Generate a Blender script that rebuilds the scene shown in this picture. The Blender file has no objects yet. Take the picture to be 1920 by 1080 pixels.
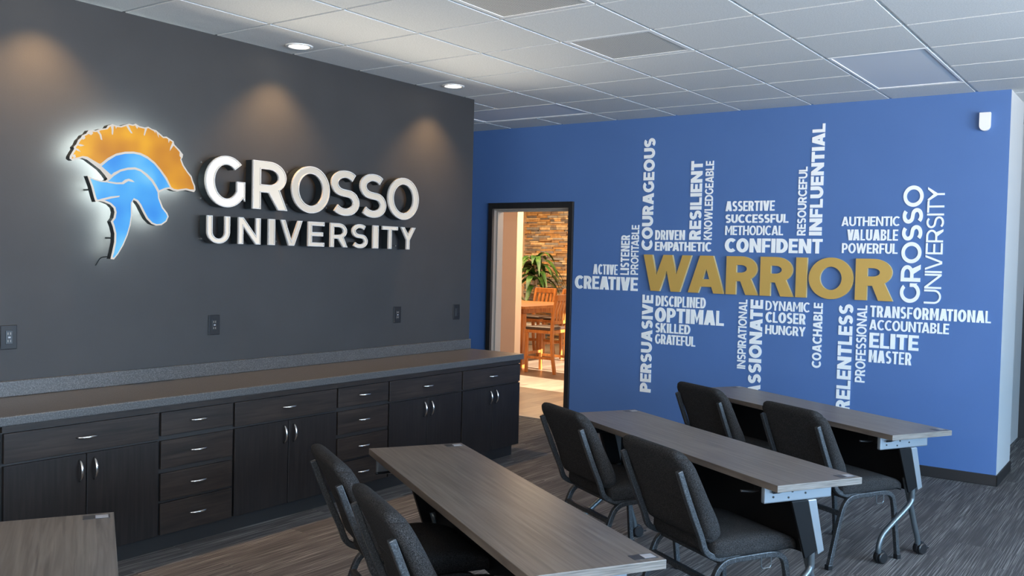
import bpy, bmesh, math, random
from mathutils import Vector, Matrix
from mathutils.geometry import tessellate_polygon
random.seed(7)
sc = bpy.context.scene
COL = sc.collection

# ------------------------------------------------------------------ camera
CH = 1.605
YAW, PITCH, ROLL, FPX = 0.6254, -0.0322, 0.0239, 1719.7
fwd = Vector((math.cos(YAW)*math.cos(PITCH), math.sin(YAW)*math.cos(PITCH), math.sin(PITCH)))
rgt0 = Vector((math.sin(YAW), -math.cos(YAW), 0)); up0 = rgt0.cross(fwd)
rgt = rgt0*math.cos(ROLL)+up0*math.sin(ROLL); upv = -rgt0*math.sin(ROLL)+up0*math.cos(ROLL)
cd = bpy.data.cameras.new('camera'); cam = bpy.data.objects.new('camera', cd); COL.objects.link(cam)
cd.sensor_width = 36; cd.lens = 36*FPX/1920; cd.clip_start = .05
cam.matrix_world = Matrix(((rgt.x, upv.x, -fwd.x, 0), (rgt.y, upv.y, -fwd.y, 0), (rgt.z, upv.z, -fwd.z, CH), (0, 0, 0, 1)))
sc.camera = cam

# ------------------------------------------------------------------ world, sun, window daylight, exposure
wd = bpy.data.worlds.new('world'); sc.world = wd; wd.use_nodes = True
wd.node_tree.nodes['Background'].inputs[0].default_value = (.55, .75, 1, 1)
wd.node_tree.nodes['Background'].inputs[1].default_value = 1.0
def light(name, kind, loc, energy, color, **kw):
    d = bpy.data.lights.new(name, kind); d.energy = energy; d.color = color
    tgt = kw.pop('dir', None)
    for k, v in kw.items(): setattr(d, k, v)
    o = bpy.data.objects.new(name, d); COL.objects.link(o); o.location = loc
    if tgt: o.rotation_euler = Vector(tgt).to_track_quat('-Z', 'Y').to_euler()
    return o
SUN_DIR = (.05, .819, -.574)
light('sun', 'SUN', (10, -5, 8), 30.0, (1, .86, .68), dir=SUN_DIR, angle=.009)
WIN = [(-1.6, .6), (1.3, 3.5), (4.2, 6.4)]          # window openings in the right wall (x ranges)
YR = -3.3                                            # right wall plane
for a, b in WIN:
    light('window_daylight', 'AREA', ((a+b)/2, YR-.08, 1.45), 285, (.42, .69, 1), shape='RECTANGLE', size=b-a, size_y=1.9, dir=(0, 1, -.3))
for a, b in WIN:                                     # sunlit ground outside sends light up through the same windows
    light('ground_bounce', 'AREA', ((a+b)/2, YR-.08, 2.3), 370, (1, .80, .61), shape='RECTANGLE', size=b-a, size_y=.25, dir=(0, .35, .94))
light('ground_bounce', 'AREA', (-2.88, .6, 2.3), 265, (1, .80, .61), shape='RECTANGLE', size=3.0, size_y=.25, dir=(.4, 0, .92))
light('window_daylight', 'AREA', (-2.88, .6, 1.5), 75, (.76, .88, 1), shape='RECTANGLE', size=3.0, size_y=1.8, dir=(1, 0, -.1))
sc.view_settings.view_transform = 'Standard'; sc.view_settings.look = 'None'
sc.view_settings.gamma = 1; sc.view_settings.use_curve_mapping = False
sc.view_settings.exposure = 0.0
sc.cycles.use_denoising = True
sc.cycles.max_bounces = 8
sc.cycles.sample_clamp_indirect = 6

# ------------------------------------------------------------------ helpers
def tagp(o, label=None, cat=None, group=None, kind=None):
    if label: o['label'] = label
    if cat: o['category'] = cat
    if group: o['group'] = group
    if kind: o['kind'] = kind
    return o
def thing(name, loc=(0, 0, 0), rz=0, label=None, cat=None, group=None):
    o = bpy.data.objects.new(name, None); COL.objects.link(o); o.location = loc; o.rotation_euler = (0, 0, rz)
    o.empty_display_size = .1
    return tagp(o, label, cat, group)
def obj(name, bm, mat, parent=None, smooth=False, bevel=0, seg=2, kind=None, recalc=True):
    if recalc: bmesh.ops.recalc_face_normals(bm, faces=bm.faces[:])
    me = bpy.data.meshes.new(name); bm.to_mesh(me); bm.free()
    for m in (mat if isinstance(mat, (list, tuple)) else [mat]): me.materials.append(m)
    o = bpy.data.objects.new(name, me); COL.objects.link(o)
    if smooth: me.polygons.foreach_set('use_smooth', [True]*len(me.polygons))
    if bevel:
        b = o.modifiers.new('bevel', 'BEVEL'); b.width = bevel; b.segments = seg; b.limit_method = 'ANGLE'; b.angle_limit = .6
    if parent: o.parent = parent
    if kind: o['kind'] = kind
    return o
def copy_tree(root, loc=None, rz=None, label=None, group=None):
    r = root.copy(); COL.objects.link(r)
    if loc is not None: r.location = loc
    if rz is not None: r.rotation_euler = (0, 0, rz)
    if label: r['label'] = label
    if group: r['group'] = group
    for c0 in list(root.children):
        c = c0.copy(); COL.objects.link(c); c.parent = r
        for g0 in list(c0.children):
            g = g0.copy(); COL.objects.link(g); g.parent = c
    return r
def nb(): return bmesh.new()
def quad(bm, pts, mi=0):
    f = bm.faces.new([bm.verts.new(p) for p in pts]); f.material_index = mi; return f
def box(bm, x0, x1, y0, y1, z0, z1, mi=0, M=None):
    P = [Vector((x, y, z)) for z in (z0, z1) for y in (y0, y1) for x in (x0, x1)]
    if M: P = [M @ p for p in P]
    v = [bm.verts.new(p) for p in P]
    for idx in ((0, 2, 3, 1), (4, 5, 7, 6), (0, 1, 5, 4), (2, 6, 7, 3), (0, 4, 6, 2), (1, 3, 7, 5)):
        bm.faces.new([v[i] for i in idx]).material_index = mi
    return bm
def rbox(bm, c, h, r, n=10, deform=None):
    """rounded box with a dense surface that can be bent by deform(p)"""
    verts = {}
    def g(k, H):                                    # sample positions, denser near the edges
        t = -1+2*k/n
        return H*math.sin(t*math.pi/2)
    def put(p):
        inner = Vector([max(-(h[i]-r), min(h[i]-r, p[i])) for i in range(3)])
        d = p-inner
        q = inner+d.normalized()*r if d.length > 1e-9 else p
        key = tuple(round(x, 6) for x in q)
        if key not in verts:
            w = Vector(c)+q
            verts[key] = bm.verts.new(deform(w) if deform else w)
        return verts[key]
    for ax in range(3):
        a, b = (ax+1) % 3, (ax+2) % 3
        for s in (-1, 1):
            for i in range(n):
                for j in range(n):
                    vs = []
                    for (di, dj) in ((0, 0), (1, 0), (1, 1), (0, 1)):
                        p = [0, 0, 0]; p[ax] = s*h[ax]; p[a] = g(i+di, h[a]); p[b] = g(j+dj, h[b])
                        v = put(Vector(p))
                        if v not in vs: vs.append(v)
                    if len(vs) > 2:
                        try: bm.faces.new(vs)
                        except ValueError: pass
    return bm
def tube(bm, path, r, n=10, sq=False, ref=None, cap=True, rx=None):
    """sweep a round or square section of radius r along path"""
    path = [Vector(p) for p in path]; rings = []
    nrm = None
    for i, p in enumerate(path):
        if i == 0: t = path[1]-path[0]
        elif i == len(path)-1: t = path[-1]-path[-2]
        else: t = (path[i]-path[i-1]).normalized()+(path[i+1]-path[i]).normalized()
        t.normalize()
        if nrm is None:
            nrm = Vector(ref) if ref else (Vector((1, 0, 0)) if abs(t.x) < .9 else Vector((0, 1, 0)))
        nrm = (nrm-t*nrm.dot(t)).normalized(); bi = t.cross(nrm)
        k = 1
        if 0 < i < len(path)-1:
            cosv = max(.5, t.dot((path[i+1]-path[i]).normalized())); k = 1/cosv
        rr = r[i] if isinstance(r, (list, tuple)) else r
        if sq:
            rxx = rx or rr
            ring = [bm.verts.new(p+nrm*a*rxx+bi*b*rr*k) for a, b in ((-1, -1), (1, -1), (1, 1), (-1, 1))]
        else:
            ring = [bm.verts.new(p+(nrm*math.cos(2*math.pi*j/n)+bi*math.sin(2*math.pi*j/n))*rr) for j in range(n)]
        rings.append(ring)
    m = len(rings[0])
    for a, b in zip(rings, rings[1:]):
        for j in range(m): bm.faces.new((a[j], a[(j+1) % m], b[(j+1) % m], b[j]))
    if cap: bm.faces.new(rings[0][::-1]); bm.faces.new(rings[-1])
    return bm
def smoothpath(pts, k=6):
    P = [Vector(p) for p in pts]; P = [P[0]*2-P[1]]+P+[P[-1]*2-P[-2]]; out = []
    for i in range(1, len(P)-2):
        a, b, c, d = P[i-1:i+3]
        for j in range(k):
            t = j/k
            out.append(.5*((2*b)+(c-a)*t+(2*a-5*b+4*c-d)*t*t+(3*b-a-3*c+d)*t**3))
    out.append(P[-2]); return out
def lathe(bm, prof, n=24, M=None):
    rings = []
    for r, z in prof:
        ring = []
        for j in range(n):
            p = Vector((r*math.cos(2*math.pi*j/n), r*math.sin(2*math.pi*j/n), z))
            ring.append(bm.verts.new(M @ p if M else p))
        rings.append(ring)
    for a, b in zip(rings, rings[1:]):
        for j in range(n): bm.faces.new((a[j], a[(j+1) % n], b[(j+1) % n], b[j]))
    bm.faces.new(rings[0][::-1]); bm.faces.new(rings[-1])
    return bm
def prism(bm, outer, holes, f, d0, d1, mi=0, mside=None, back=True):
    """extrude a polygon with holes; f(x,y,d) maps to 3-D"""
    loops = [outer]+list(holes)
    flat = [p for l in loops for p in l]
    tris = tessellate_polygon([[Vector((p[0], p[1], 0)) for p in l] for l in loops])
    vf = [bm.verts.new(f(p[0], p[1], d1)) for p in flat]; vb = [bm.verts.new(f(p[0], p[1], d0)) for p in flat]
    for t in tris:
        try:
            bm.faces.new([vf[i] for i in t]).material_index = mi
            if back: bm.faces.new([vb[i] for i in t][::-1]).material_index = mi
        except ValueError: pass
    k = 0
    for l in loops:
        n = len(l)
        for i in range(n):
            a, b = k+i, k+(i+1) % n
            try: bm.faces.new((vb[a], vb[b], vf[b], vf[a])).material_index = mi if mside is None else mside
            except ValueError: pass
        k += n
    return bm

# ------------------------------------------------------------------ materials
def mat(name, col, rough=.5, metal=0, spec=.5, emit=None, estr=0):
    m = bpy.data.materials.new(name); m.use_nodes = True
    b = m.node_tree.nodes['Principled BSDF']
    b.inputs['Base Color'].default_value = (*col, 1); b.inputs['Roughness'].default_value = rough
    b.inputs['Metallic'].default_value = metal; b.inputs['Specular IOR Level'].default_value = spec
    if emit: b.inputs['Emission Color'].default_value = (*emit, 1); b.inputs['Emission Strength'].default_value = estr
    return m
def noisy(name, stops, scale=(1, 1, 1), nscale=5, detail=6, rough=.5, bump=0, bscale=None, metal=0, spec=.5, distort=0, rr=None):
    """colour ramp over stretched noise in object coordinates, optional fine bump"""
    m = mat(name, stops[0][1], rough, metal, spec); nt = m.node_tree; N = nt.nodes; L = nt.links; b = N['Principled BSDF']
    tc = N.new('ShaderNodeTexCoord'); mp = N.new('ShaderNodeMapping'); mp.inputs['Scale'].default_value = scale
    L.new(tc.outputs['Object'], mp.inputs['Vector'])
    nz = N.new('ShaderNodeTexNoise'); nz.inputs['Scale'].default_value = nscale; nz.inputs['Detail'].default_value = detail
    nz.inputs['Distortion'].default_value = distort
    L.new(mp.outputs['Vector'], nz.inputs['Vector'])
    cr = N.new('ShaderNodeValToRGB'); el = cr.color_ramp.elements
    while len(el) < len(stops): el.new(.5)
    for e, (p, c) in zip(el, stops): e.position = p; e.color = (*c, 1)
    L.new(nz.outputs['Fac'], cr.inputs['Fac']); L.new(cr.outputs['Color'], b.inputs['Base Color'])
    if rr:
        ma = N.new('ShaderNodeMapRange'); ma.inputs['To Min'].default_value = rr[0]; ma.inputs['To Max'].default_value = rr[1]
        L.new(nz.outputs['Fac'], ma.inputs['Value']); L.new(ma.outputs['Result'], b.inputs['Roughness'])
    if bump:
        src = nz
        if bscale:
            src = N.new('ShaderNodeTexNoise'); src.inputs['Scale'].default_value = bscale; src.inputs['Detail'].default_value = 3
            L.new(tc.outputs['Object'], src.inputs['Vector'])
        bp = N.new('ShaderNodeBump'); bp.inputs['Strength'].default_value = bump; bp.inputs['Distance'].default_value = .002
        L.new(src.outputs['Fac'], bp.inputs['Height']); L.new(bp.outputs['Normal'], b.inputs['Normal'])
    return m
def carpet_mat():
    m = mat('carpet', (.05, .05, .06), .95, 0, .1); nt = m.node_tree; N = nt.nodes; L = nt.links; b = N['Principled BSDF']
    tc = N.new('ShaderNodeTexCoord')
    br = N.new('ShaderNodeTexBrick'); br.inputs['Scale'].default_value = 1; br.inputs['Brick Width'].default_value = .98; br.inputs['Row Height'].default_value = .245
    br.inputs['Mortar Size'].default_value = 0; br.inputs['Color1'].default_value = (0, 0, 0, 1); br.inputs['Color2'].default_value = (1, 1, 1, 1); br.offset = .37
    L.new(tc.outputs['Object'], br.inputs['Vector'])
    def streak(sx, sy, sh, lo, hi):
        mp = N.new('ShaderNodeMapping'); mp.inputs['Scale'].default_value = (sx, sy, 1); L.new(tc.outputs['Object'], mp.inputs['Vector'])
        nz = N.new('ShaderNodeTexNoise'); nz.noise_dimensions = '4D'; nz.inputs['Scale'].default_value = 1; nz.inputs['Detail'].default_value = 3
        ml = N.new('ShaderNodeMath'); ml.operation = 'MULTIPLY'; ml.inputs[1].default_value = sh
        L.new(br.outputs['Color'], ml.inputs[0]); L.new(ml.outputs[0], nz.inputs['W']); L.new(mp.outputs['Vector'], nz.inputs['Vector'])
        mr = N.new('ShaderNodeMapRange'); mr.inputs['From Min'].default_value = lo; mr.inputs['From Max'].default_value = hi
        L.new(nz.outputs['Fac'], mr.inputs['Value']); return mr
    a = streak(2.6, 210, 9, .47, .63); c = streak(.9, 11, 5, .30, .66)
    mu = N.new('ShaderNodeMath'); mu.operation = 'MULTIPLY'; L.new(a.outputs[0], mu.inputs[0]); L.new(c.outputs[0], mu.inputs[1])
    mx = N.new('ShaderNodeMix'); mx.data_type = 'RGBA'; L.new(mu.outputs[0], mx.inputs['Factor'])
    mx.inputs['A'].default_value = (.068, .064, .066, 1); mx.inputs['B'].default_value = (.27, .255, .245, 1)
    fz = N.new('ShaderNodeTexNoise'); fz.inputs['Scale'].default_value = 350; L.new(tc.outputs['Object'], fz.inputs['Vector'])
    m2 = N.new('ShaderNodeMix'); m2.data_type = 'RGBA'; m2.blend_type = 'MULTIPLY'; m2.inputs['Factor'].default_value = .55
    L.new(mx.outputs['Result'], m2.inputs['A']); L.new(fz.outputs['Color'], m2.inputs['B'])
    hs = N.new('ShaderNodeHueSaturation'); hs.inputs['Saturation'].default_value = .7; hs.inputs['Value'].default_value = 1.5
    L.new(m2.outputs['Result'], hs.inputs['Color']); L.new(hs.outputs['Color'], b.inputs['Base Color'])
    bp = N.new('ShaderNodeBump'); bp.inputs['Strength'].default_value = .6; bp.inputs['Distance'].default_value = .003
    L.new(fz.outputs['Fac'], bp.inputs['Height']); L.new(bp.outputs['Normal'], b.inputs['Normal'])
    return m
def plank_mat():
    m = mat('wood_floor', (.4, .3, .2), .35); nt = m.node_tree; N = nt.nodes; L = nt.links; b = N['Principled BSDF']
    tc = N.new('ShaderNodeTexCoord'); br = N.new('ShaderNodeTexBrick'); br.inputs['Scale'].default_value = 1
    br.inputs['Brick Width'].default_value = 1.2; br.inputs['Row Height'].default_value = .17; br.inputs['Mortar Size'].default_value = .002
    br.inputs['Color1'].default_value = (.26, .195, .145, 1); br.inputs['Color2'].default_value = (.15, .11, .085, 1); br.inputs['Mortar'].default_value = (.06, .045, .035, 1)
    L.new(tc.outputs['Object'], br.inputs['Vector'])
    mp = N.new('ShaderNodeMapping'); mp.inputs['Scale'].default_value = (2, 30, 1); L.new(tc.outputs['Object'], mp.inputs['Vector'])
    nz = N.new('ShaderNodeTexNoise'); nz.inputs['Scale'].default_value = 2; nz.inputs['Detail'].default_value = 5; L.new(mp.outputs['Vector'], nz.inputs['Vector'])
    mx = N.new('ShaderNodeMix'); mx.data_type = 'RGBA'; mx.blend_type = 'OVERLAY'; mx.inputs['Factor'].default_value = .6
    L.new(br.outputs['Color'], mx.inputs['A']); L.new(nz.outputs['Fac'], mx.inputs['B']); L.new(mx.outputs['Result'], b.inputs['Base Color'])
    return m
def stone_mat():
    m = mat('ledgestone', (.4, .3, .2), .85); nt = m.node_tree; N = nt.nodes; L = nt.links; b = N['Principled BSDF']
    at = N.new('ShaderNodeAttribute'); at.attribute_name = 'stone'
    tc = N.new('ShaderNodeTexCoord'); nz = N.new('ShaderNodeTexNoise'); nz.inputs['Scale'].default_value = 14; nz.inputs['Detail'].default_value = 6
    L.new(tc.outputs['Object'], nz.inputs['Vector'])
    mx = N.new('ShaderNodeMix'); mx.data_type = 'RGBA'; mx.blend_type = 'OVERLAY'; mx.inputs['Factor'].default_value = .7
    L.new(at.outputs['Color'], mx.inputs['A']); L.new(nz.outputs['Fac'], mx.inputs['B']); L.new(mx.outputs['Result'], b.inputs['Base Color'])
    bp = N.new('ShaderNodeBump'); bp.inputs['Strength'].default_value = .8; bp.inputs['Distance'].default_value = .01
    L.new(nz.outputs['Fac'], bp.inputs['Height']); L.new(bp.outputs['Normal'], b.inputs['Normal'])
    return m
def glow_mat(name, stops, strength, nscale):
    """back-lit acrylic: emission varying with the LED spacing behind it"""
    m = noisy(name, stops, nscale=nscale, detail=1, rough=.25); nt = m.node_tree; N = nt.nodes; b = N['Principled BSDF']
    cr = [n for n in N if n.type == 'VALTORGB'][0]
    nt.links.new(cr.outputs['Color'], b.inputs['Emission Color'])
    for l in list(b.inputs['Base Color'].links): nt.links.remove(l)
    b.inputs['Base Color'].default_value = (.02, .02, .02, 1); b.inputs['Specular IOR Level'].default_value = .15; b.inputs['Emission Strength'].default_value = strength
    return m
def perf_mat():
    m = mat('perforated_metal', (.5, .5, .5), .5, .0); nt = m.node_tree; N = nt.nodes; L = nt.links; b = N['Principled BSDF']
    tc = N.new('ShaderNodeTexCoord'); br = N.new('ShaderNodeTexBrick'); br.offset = .5; br.inputs['Scale'].default_value = 1
    br.inputs['Brick Width'].default_value = .013; br.inputs['Row Height'].default_value = .013; br.inputs['Mortar Size'].default_value = .0035
    br.inputs['Color1'].default_value = (.02, .02, .02, 1); br.inputs['Color2'].default_value = (.03, .03, .03, 1); br.inputs['Mortar'].default_value = (.62, .60, .55, 1)
    L.new(tc.outputs['Object'], br.inputs['Vector']); L.new(br.outputs['Color'], b.inputs['Base Color'])
    return m

M_carpet = carpet_mat(); M_plank = plank_mat(); M_stone = stone_mat(); M_perf = perf_mat()
M_dark = noisy('charcoal_paint', [(.3, (.026, .0255, .026)), (.7, (.031, .0305, .031))], nscale=3, rough=.6, bump=.15, bscale=220, spec=.4)
M_blue = noisy('blue_paint', [(.3, (.070, .148, .345)), (.7, (.075, .156, .36))], nscale=2, rough=.55, bump=.1, bscale=220, spec=.3)
M_white = mat('white_paint', (.50, .52, .53), .6)
M_beige = mat('beige_paint', (.68, .50, .35), .6)
M_black = noisy('black_wood', [(.3, (.010, .009, .009)), (.7, (.02, .017, .016))], scale=(40, 40, 3), nscale=2, rough=.5)
M_base = mat('black_rubber', (.018, .016, .016), .5)
M_jamb = mat('grey_jamb', (.30, .26, .22), .5)
M_tile = noisy('ceiling_tile', [(.35, (.60, .59, .57)), (.65, (.70, .69, .67))], nscale=130, detail=3, rough=.95, bump=.35, bscale=300, spec=.1)
M_grid = mat('grid_metal', (.70, .69, .66), .45)
M_lens = mat('prismatic_lens', (.66, .67, .70), .65, 0, .3)
M_trimw = mat('white_enamel', (.75, .74, .72), .4)
M_cabv = noisy('espresso_wood_upright', [(.3, (.008, .007, .007)), (.5, (.012, .010, .010)), (.75, (.018, .015, .014))], scale=(28, 28, 1.6), nscale=2.2, spec=.3, rough=.42, distort=.4)
M_cabh = noisy('espresso_wood_level', [(.3, (.012, .010, .009)), (.5, (.020, .015, .013)), (.75, (.034, .025, .020))], scale=(1.6, 28, 28), nscale=2.2, spec=.3, rough=.42, distort=.6)
M_cabd = mat('espresso_carcass', (.011, .010, .010), .5)
M_counter = noisy('speckled_laminate', [(.35, (.036, .035, .035)), (.5, (.058, .057, .057)), (.66, (.11, .109, .108))], nscale=170, detail=3, rough=.33)
M_chrome = mat('brushed_nickel', (.72, .70, .67), .22, 1)
M_ttop = noisy('grey_wood_laminate', [(.3, (.074, .059, .048)), (.48, (.118, .096, .079)), (.7, (.175, .147, .122))], scale=(30, 1.0, 8), nscale=2.6, detail=7, spec=.6, rough=.33, distort=.7)
M_tedge = noisy('grey_wood_lit_end', [(.3, (.085, .073, .062)), (.5, (.15, .132, .114)), (.7, (.21, .188, .165))], scale=(3, 3, 60), nscale=3, detail=5, rough=.45)
M_silver = mat('silver_paint', (.26, .285, .31), .35, .55)
M_tubem = mat('grey_tube', (.13, .152, .165), .3, .7)
M_blackm = mat('black_metal', (.006, .006, .0065), .5, 0, .12)
M_plastic = mat('black_plastic', (.010, .010, .011), .35)
M_fabric = noisy('charcoal_heather_fabric', [(.36, (.007, .0065, .006)), (.5, (.020, .019, .019)), (.66, (.060, .059, .060))], nscale=420, detail=4, rough=.95, bump=.5, bscale=400, spec=.15)
M_fseam = mat('dark_thread', (.008, .008, .009), .9)
M_frame = noisy('hammered_charcoal_paint', [(.35, (.024, .026, .028)), (.6, (.056, .060, .065)), (.72, (.12, .128, .135))], nscale=190, detail=2, rough=.38, metal=.35)
M_plate = mat('black_wall_plate', (.009, .009, .010), .45, 0, .35); M_stickb = mat('black_sticker', (.02, .02, .022), .35); M_stickw = mat('white_sticker_print', (.34, .34, .36), .4)
M_lettw = mat('white_letter', (.88, .88, .85), .55)
M_lettg = mat('gold_letter', (.56, .35, .085), .42, .15)
M_letgs = mat('gold_letter_side', (.58, .46, .22), .5)
M_can = mat('black_letter_return', (.008, .012, .014), .4)
M_rim = mat('white_trim_cap', (.46, .45, .43), .4)
M_glow = {}
for k, s in (('bright', 1.25), ('warm', .86), ('even', .66)):
    M_glow[k] = glow_mat('lit_white_acrylic_'+k, [(.3, (.94, .89, .79)), (.7, (1, .96, .88))], s, 7)
M_orange = glow_mat('lit_amber_acrylic', [(.3, (.60, .22, .002)), (.5, (.78, .33, .002)), (.68, (1, .50, .004))], .92, 5)
M_sky = glow_mat('lit_blue_acrylic', [(.3, (.025, .29, .90)), (.5, (.07, .44, .97)), (.7, (.18, .62, 1))], .95, 5)
M_halo = mat('halo_led', (1, 1, 1), .5, emit=(.86, 1, .98), estr=24)
M_lampface = mat('downlight_lens', (1, 1, 1), .4, emit=(1, .86, .68), estr=9)
M_owood = noisy('honey_oak', [(.3, (.30, .095, .02)), (.55, (.44, .16, .04)), (.75, (.55, .22, .06))], scale=(12, 12, 2), nscale=3, rough=.35)
M_leather = mat('brown_leather', (.055, .035, .028), .35)
M_leaf = noisy('leaf_green', [(.3, (.015, .055, .010)), (.5, (.04, .12, .02)), (.7, (.14, .22, .05))], nscale=9, rough=.4)
M_trunk = mat('plant_stem', (.45, .33, .22), .8)
M_pot = mat('pot_ceramic', (.55, .50, .44), .5)

# ------------------------------------------------------------------ room shell
HC = 2.936; W = 4.822; E = 6.074; LX = 7.603; BY1 = 1.020
TX0, TX, TY0, TY = 3.512, .6081, 4.3127, .6123
XB = -3.0; YN = 7.6; XF = 15.0; YD = 4.2; YDN = 12.5

bm = nb(); box(bm, XB-.1, 10.6, YR-.1, BY1+.16, -.1, 0); box(bm, XB-.1, LX+.02, BY1+.16, YN+.1, -.1, 0)
obj('floor', bm, M_carpet, kind='structure')
bm = nb(); box(bm, LX+.02, XF+.2, YD-.1, YDN+.1, -.1, 0)
obj('floor', bm, M_plank, kind='structure')
# dark partition wall, ends in the room
bm = nb(); box(bm, XB, E, W, W+.16, 0, HC); obj('wall_left', bm, M_dark, kind='structure')
# blue wall with the doorway
DY0, DY1, DZ = 4.80, 5.77, 2.125
bm = nb()
prism(bm, [(-BY1, 0), (-DY0, 0), (-DY0, DZ), (-DY1, DZ), (-DY1, 0), (-YN, 0), (-YN, HC), (-BY1, HC)], [], lambda s, z, d: Vector((d, -s, z)), LX, LX+.15)
bmesh.ops.recalc_face_normals(bm, faces=bm.faces[:])
for f in bm.faces:
    c = f.calc_center_median()
    if c.x > LX+.149: f.material_index = 1
    elif abs(c.y-BY1) < .001: f.material_index = 2
obj('wall_front', bm, [M_blue, M_beige, M_white], kind='structure')
bm = nb(); box(bm, LX+.15, 8.29, BY1, BY1+.15, 0, HC); obj('wall_return', bm, M_white, kind='structure')
bm = nb(); box(bm, 10.0, 10.2, YR, BY1+.16, 0, HC); obj('wall_hall', bm, M_base, kind='structure')
bm = nb(); box(bm, 8.29, 10.2, BY1+.15, BY1+.25, 0, HC); obj('wall_hall_side', bm, M_white, kind='structure')
bm = nb(); box(bm, XB, LX+.15, YN, YN+.12, 0, HC); obj('wall_nook', bm, M_dark, kind='structure')
# right wall and back wall with windows
def window_wall(name, a0, a1, wins, z0, z1, f, d0, d1, m):
    bm = nb()
    xs = [a0]+[v for w in wins for v in w]+[a1]
    for i in range(0, len(xs), 2): prism(bm, [(xs[i], 0), (xs[i+1], 0), (xs[i+1], HC), (xs[i], HC)], [], f, d0, d1)
    for a, b in wins:
        if z0 > 0: prism(bm, [(a, 0), (b, 0), (b, z0), (a, z0)], [], f, d0, d1)
        prism(bm, [(a, z1), (b, z1), (b, HC), (a, HC)], [], f, d0, d1)
    return obj(name, bm, m, kind='structure')
window_wall('wall_right', XB, 10.2, WIN, .45, 2.42, lambda s, z, d: Vector((s, d, z)), YR-.15, YR, M_white)
window_wall('wall_back', YR, W, [(-.9, 2.1)], .55, 2.42, lambda s, z, d: Vector((d, s, z)), XB-.15, XB, M_white)
for k, (a, b) in enumerate(WIN):
    bm = nb()
    prism(bm, [(a, .45), (b, .45), (b, 2.42), (a, 2.42)], [[(a+.05, .5), ((a+b)/2-.02, .5), ((a+b)/2-.02, 2.37), (a+.05, 2.37)], [((a+b)/2+.02, .5), (b-.05, .5), (b-.05, 2.37), ((a+b)/2+.02, 2.37)]], lambda s, z, d: Vector((s, d, z)), YR-.06, YR-.01)
    obj('window_%d' % (k+1), bm, M_blackm, kind='structure')
bm = nb(); box(bm, XB-.2, 8.2, YR-5, YR-.15, 3.0, 3.1); obj('sun_blocker_slab', bm, M_white, kind='structure')  # unseen slab added to keep the sun out of the right-hand windows
# ceiling tiles + grid
VENT = [(0, 2), (2, 2)]; LITX = [(4, 4), (5, 4)]; LITY = [(5, -1), (5, -2)]
skip = set(VENT+LITX+LITY)
bm = nb(); bg = nb()
box(bm, XB-.1, 10.2, YR-.1, BY1+.2, HC+.014, HC+.1); box(bm, XB-.1, LX+.15, BY1+.2, YN+.1, HC+.014, HC+.1)
def clipbox(b, x0, x1, y0, y1, z0, z1):
    for lim in ((XB, 10.0, YR, BY1), (XB, LX, BY1, YN)):
        a0, a1, c0, c1 = max(x0, lim[0]), min(x1, lim[1]), max(y0, lim[2]), min(y1, lim[3])
        if a1-a0 > .002 and c1-c0 > .002: box(b, a0, a1, c0, c1, z0, z1)
for i in range(-11, 11):
    for j in range(-6, 13):
        if (i, j) in skip: continue
        x0 = TX0+i*TX; y1 = TY0-j*TY
        g = .011
        clipbox(bm, x0+g, x0+TX-g, y1-TY+g, y1-g, HC-.006, HC+.012)
obj('ceiling', bm, M_tile, kind='structure')
for i in range(-11, 12):
    x0 = TX0+i*TX; clipbox(bg, x0-.007, x0+.007, YR, YN, HC+.0015, HC+.010)
for j in range(-6, 13):
    y0 = TY0-j*TY; clipbox(bg, XB, 10, y0-.007, y0+.007, HC+.0015, HC+.0098)
obj('trim_1', bg, M_grid, kind='structure')
bm = nb(); box(bm, LX+.15, XF+.2, YD-.1, YDN+.1, HC, HC+.1); obj('ceiling', bm, M_white, kind='structure')
# baseboards
bm = nb(); box(bm, LX-.012, LX, BY1-.012, DY0-.06, 0, .082); box(bm, LX-.012, 8.29, BY1-.012, BY1, 0, .082)
obj('baseboard_front', bm, M_base, kind='structure', bevel=.004)
bm = nb(); box(bm, LX-.012, LX, DY1+.06, YN, 0, .082); obj('baseboard_nook', bm, M_base, kind='structure')
# door casing and jamb
bm = nb(); f = lambda s, z, d: Vector((d, -s, z))
prism(bm, [(-4.7655, 0), (-4.7655, 2.1727), (-5.7995, 2.1727), (-5.7995, 0), (-5.745, 0), (-5.745, 2.113), (-4.82, 2.113), (-4.82, 0)], [], f, LX-.025, LX+.01)
obj('trim_2', bm, M_black, kind='structure', bevel=.004)
bm = nb()
prism(bm, [(-4.80, 0), (-4.80, 2.125), (-5.77, 2.125), (-5.77, 0), (-5.745, 0), (-5.745, 2.10), (-4.825, 2.10), (-4.825, 0)], [], f, LX+.011, LX+.17)
prism(bm, [(-4.825, 0), (-4.825, 2.10), (-5.745, 2.10), (-5.745, 0), (-5.728, 0), (-5.728, 2.083), (-4.842, 2.083), (-4.842, 0)], [], f, LX+.05, LX+.09)
obj('door_1', bm, M_jamb, kind='structure', bevel=.003)
bm = nb(); box(bm, LX-.01, LX+.05, 4.825, 5.745, 0, .008); obj('trim_3', bm, M_jamb, kind='structure')

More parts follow.
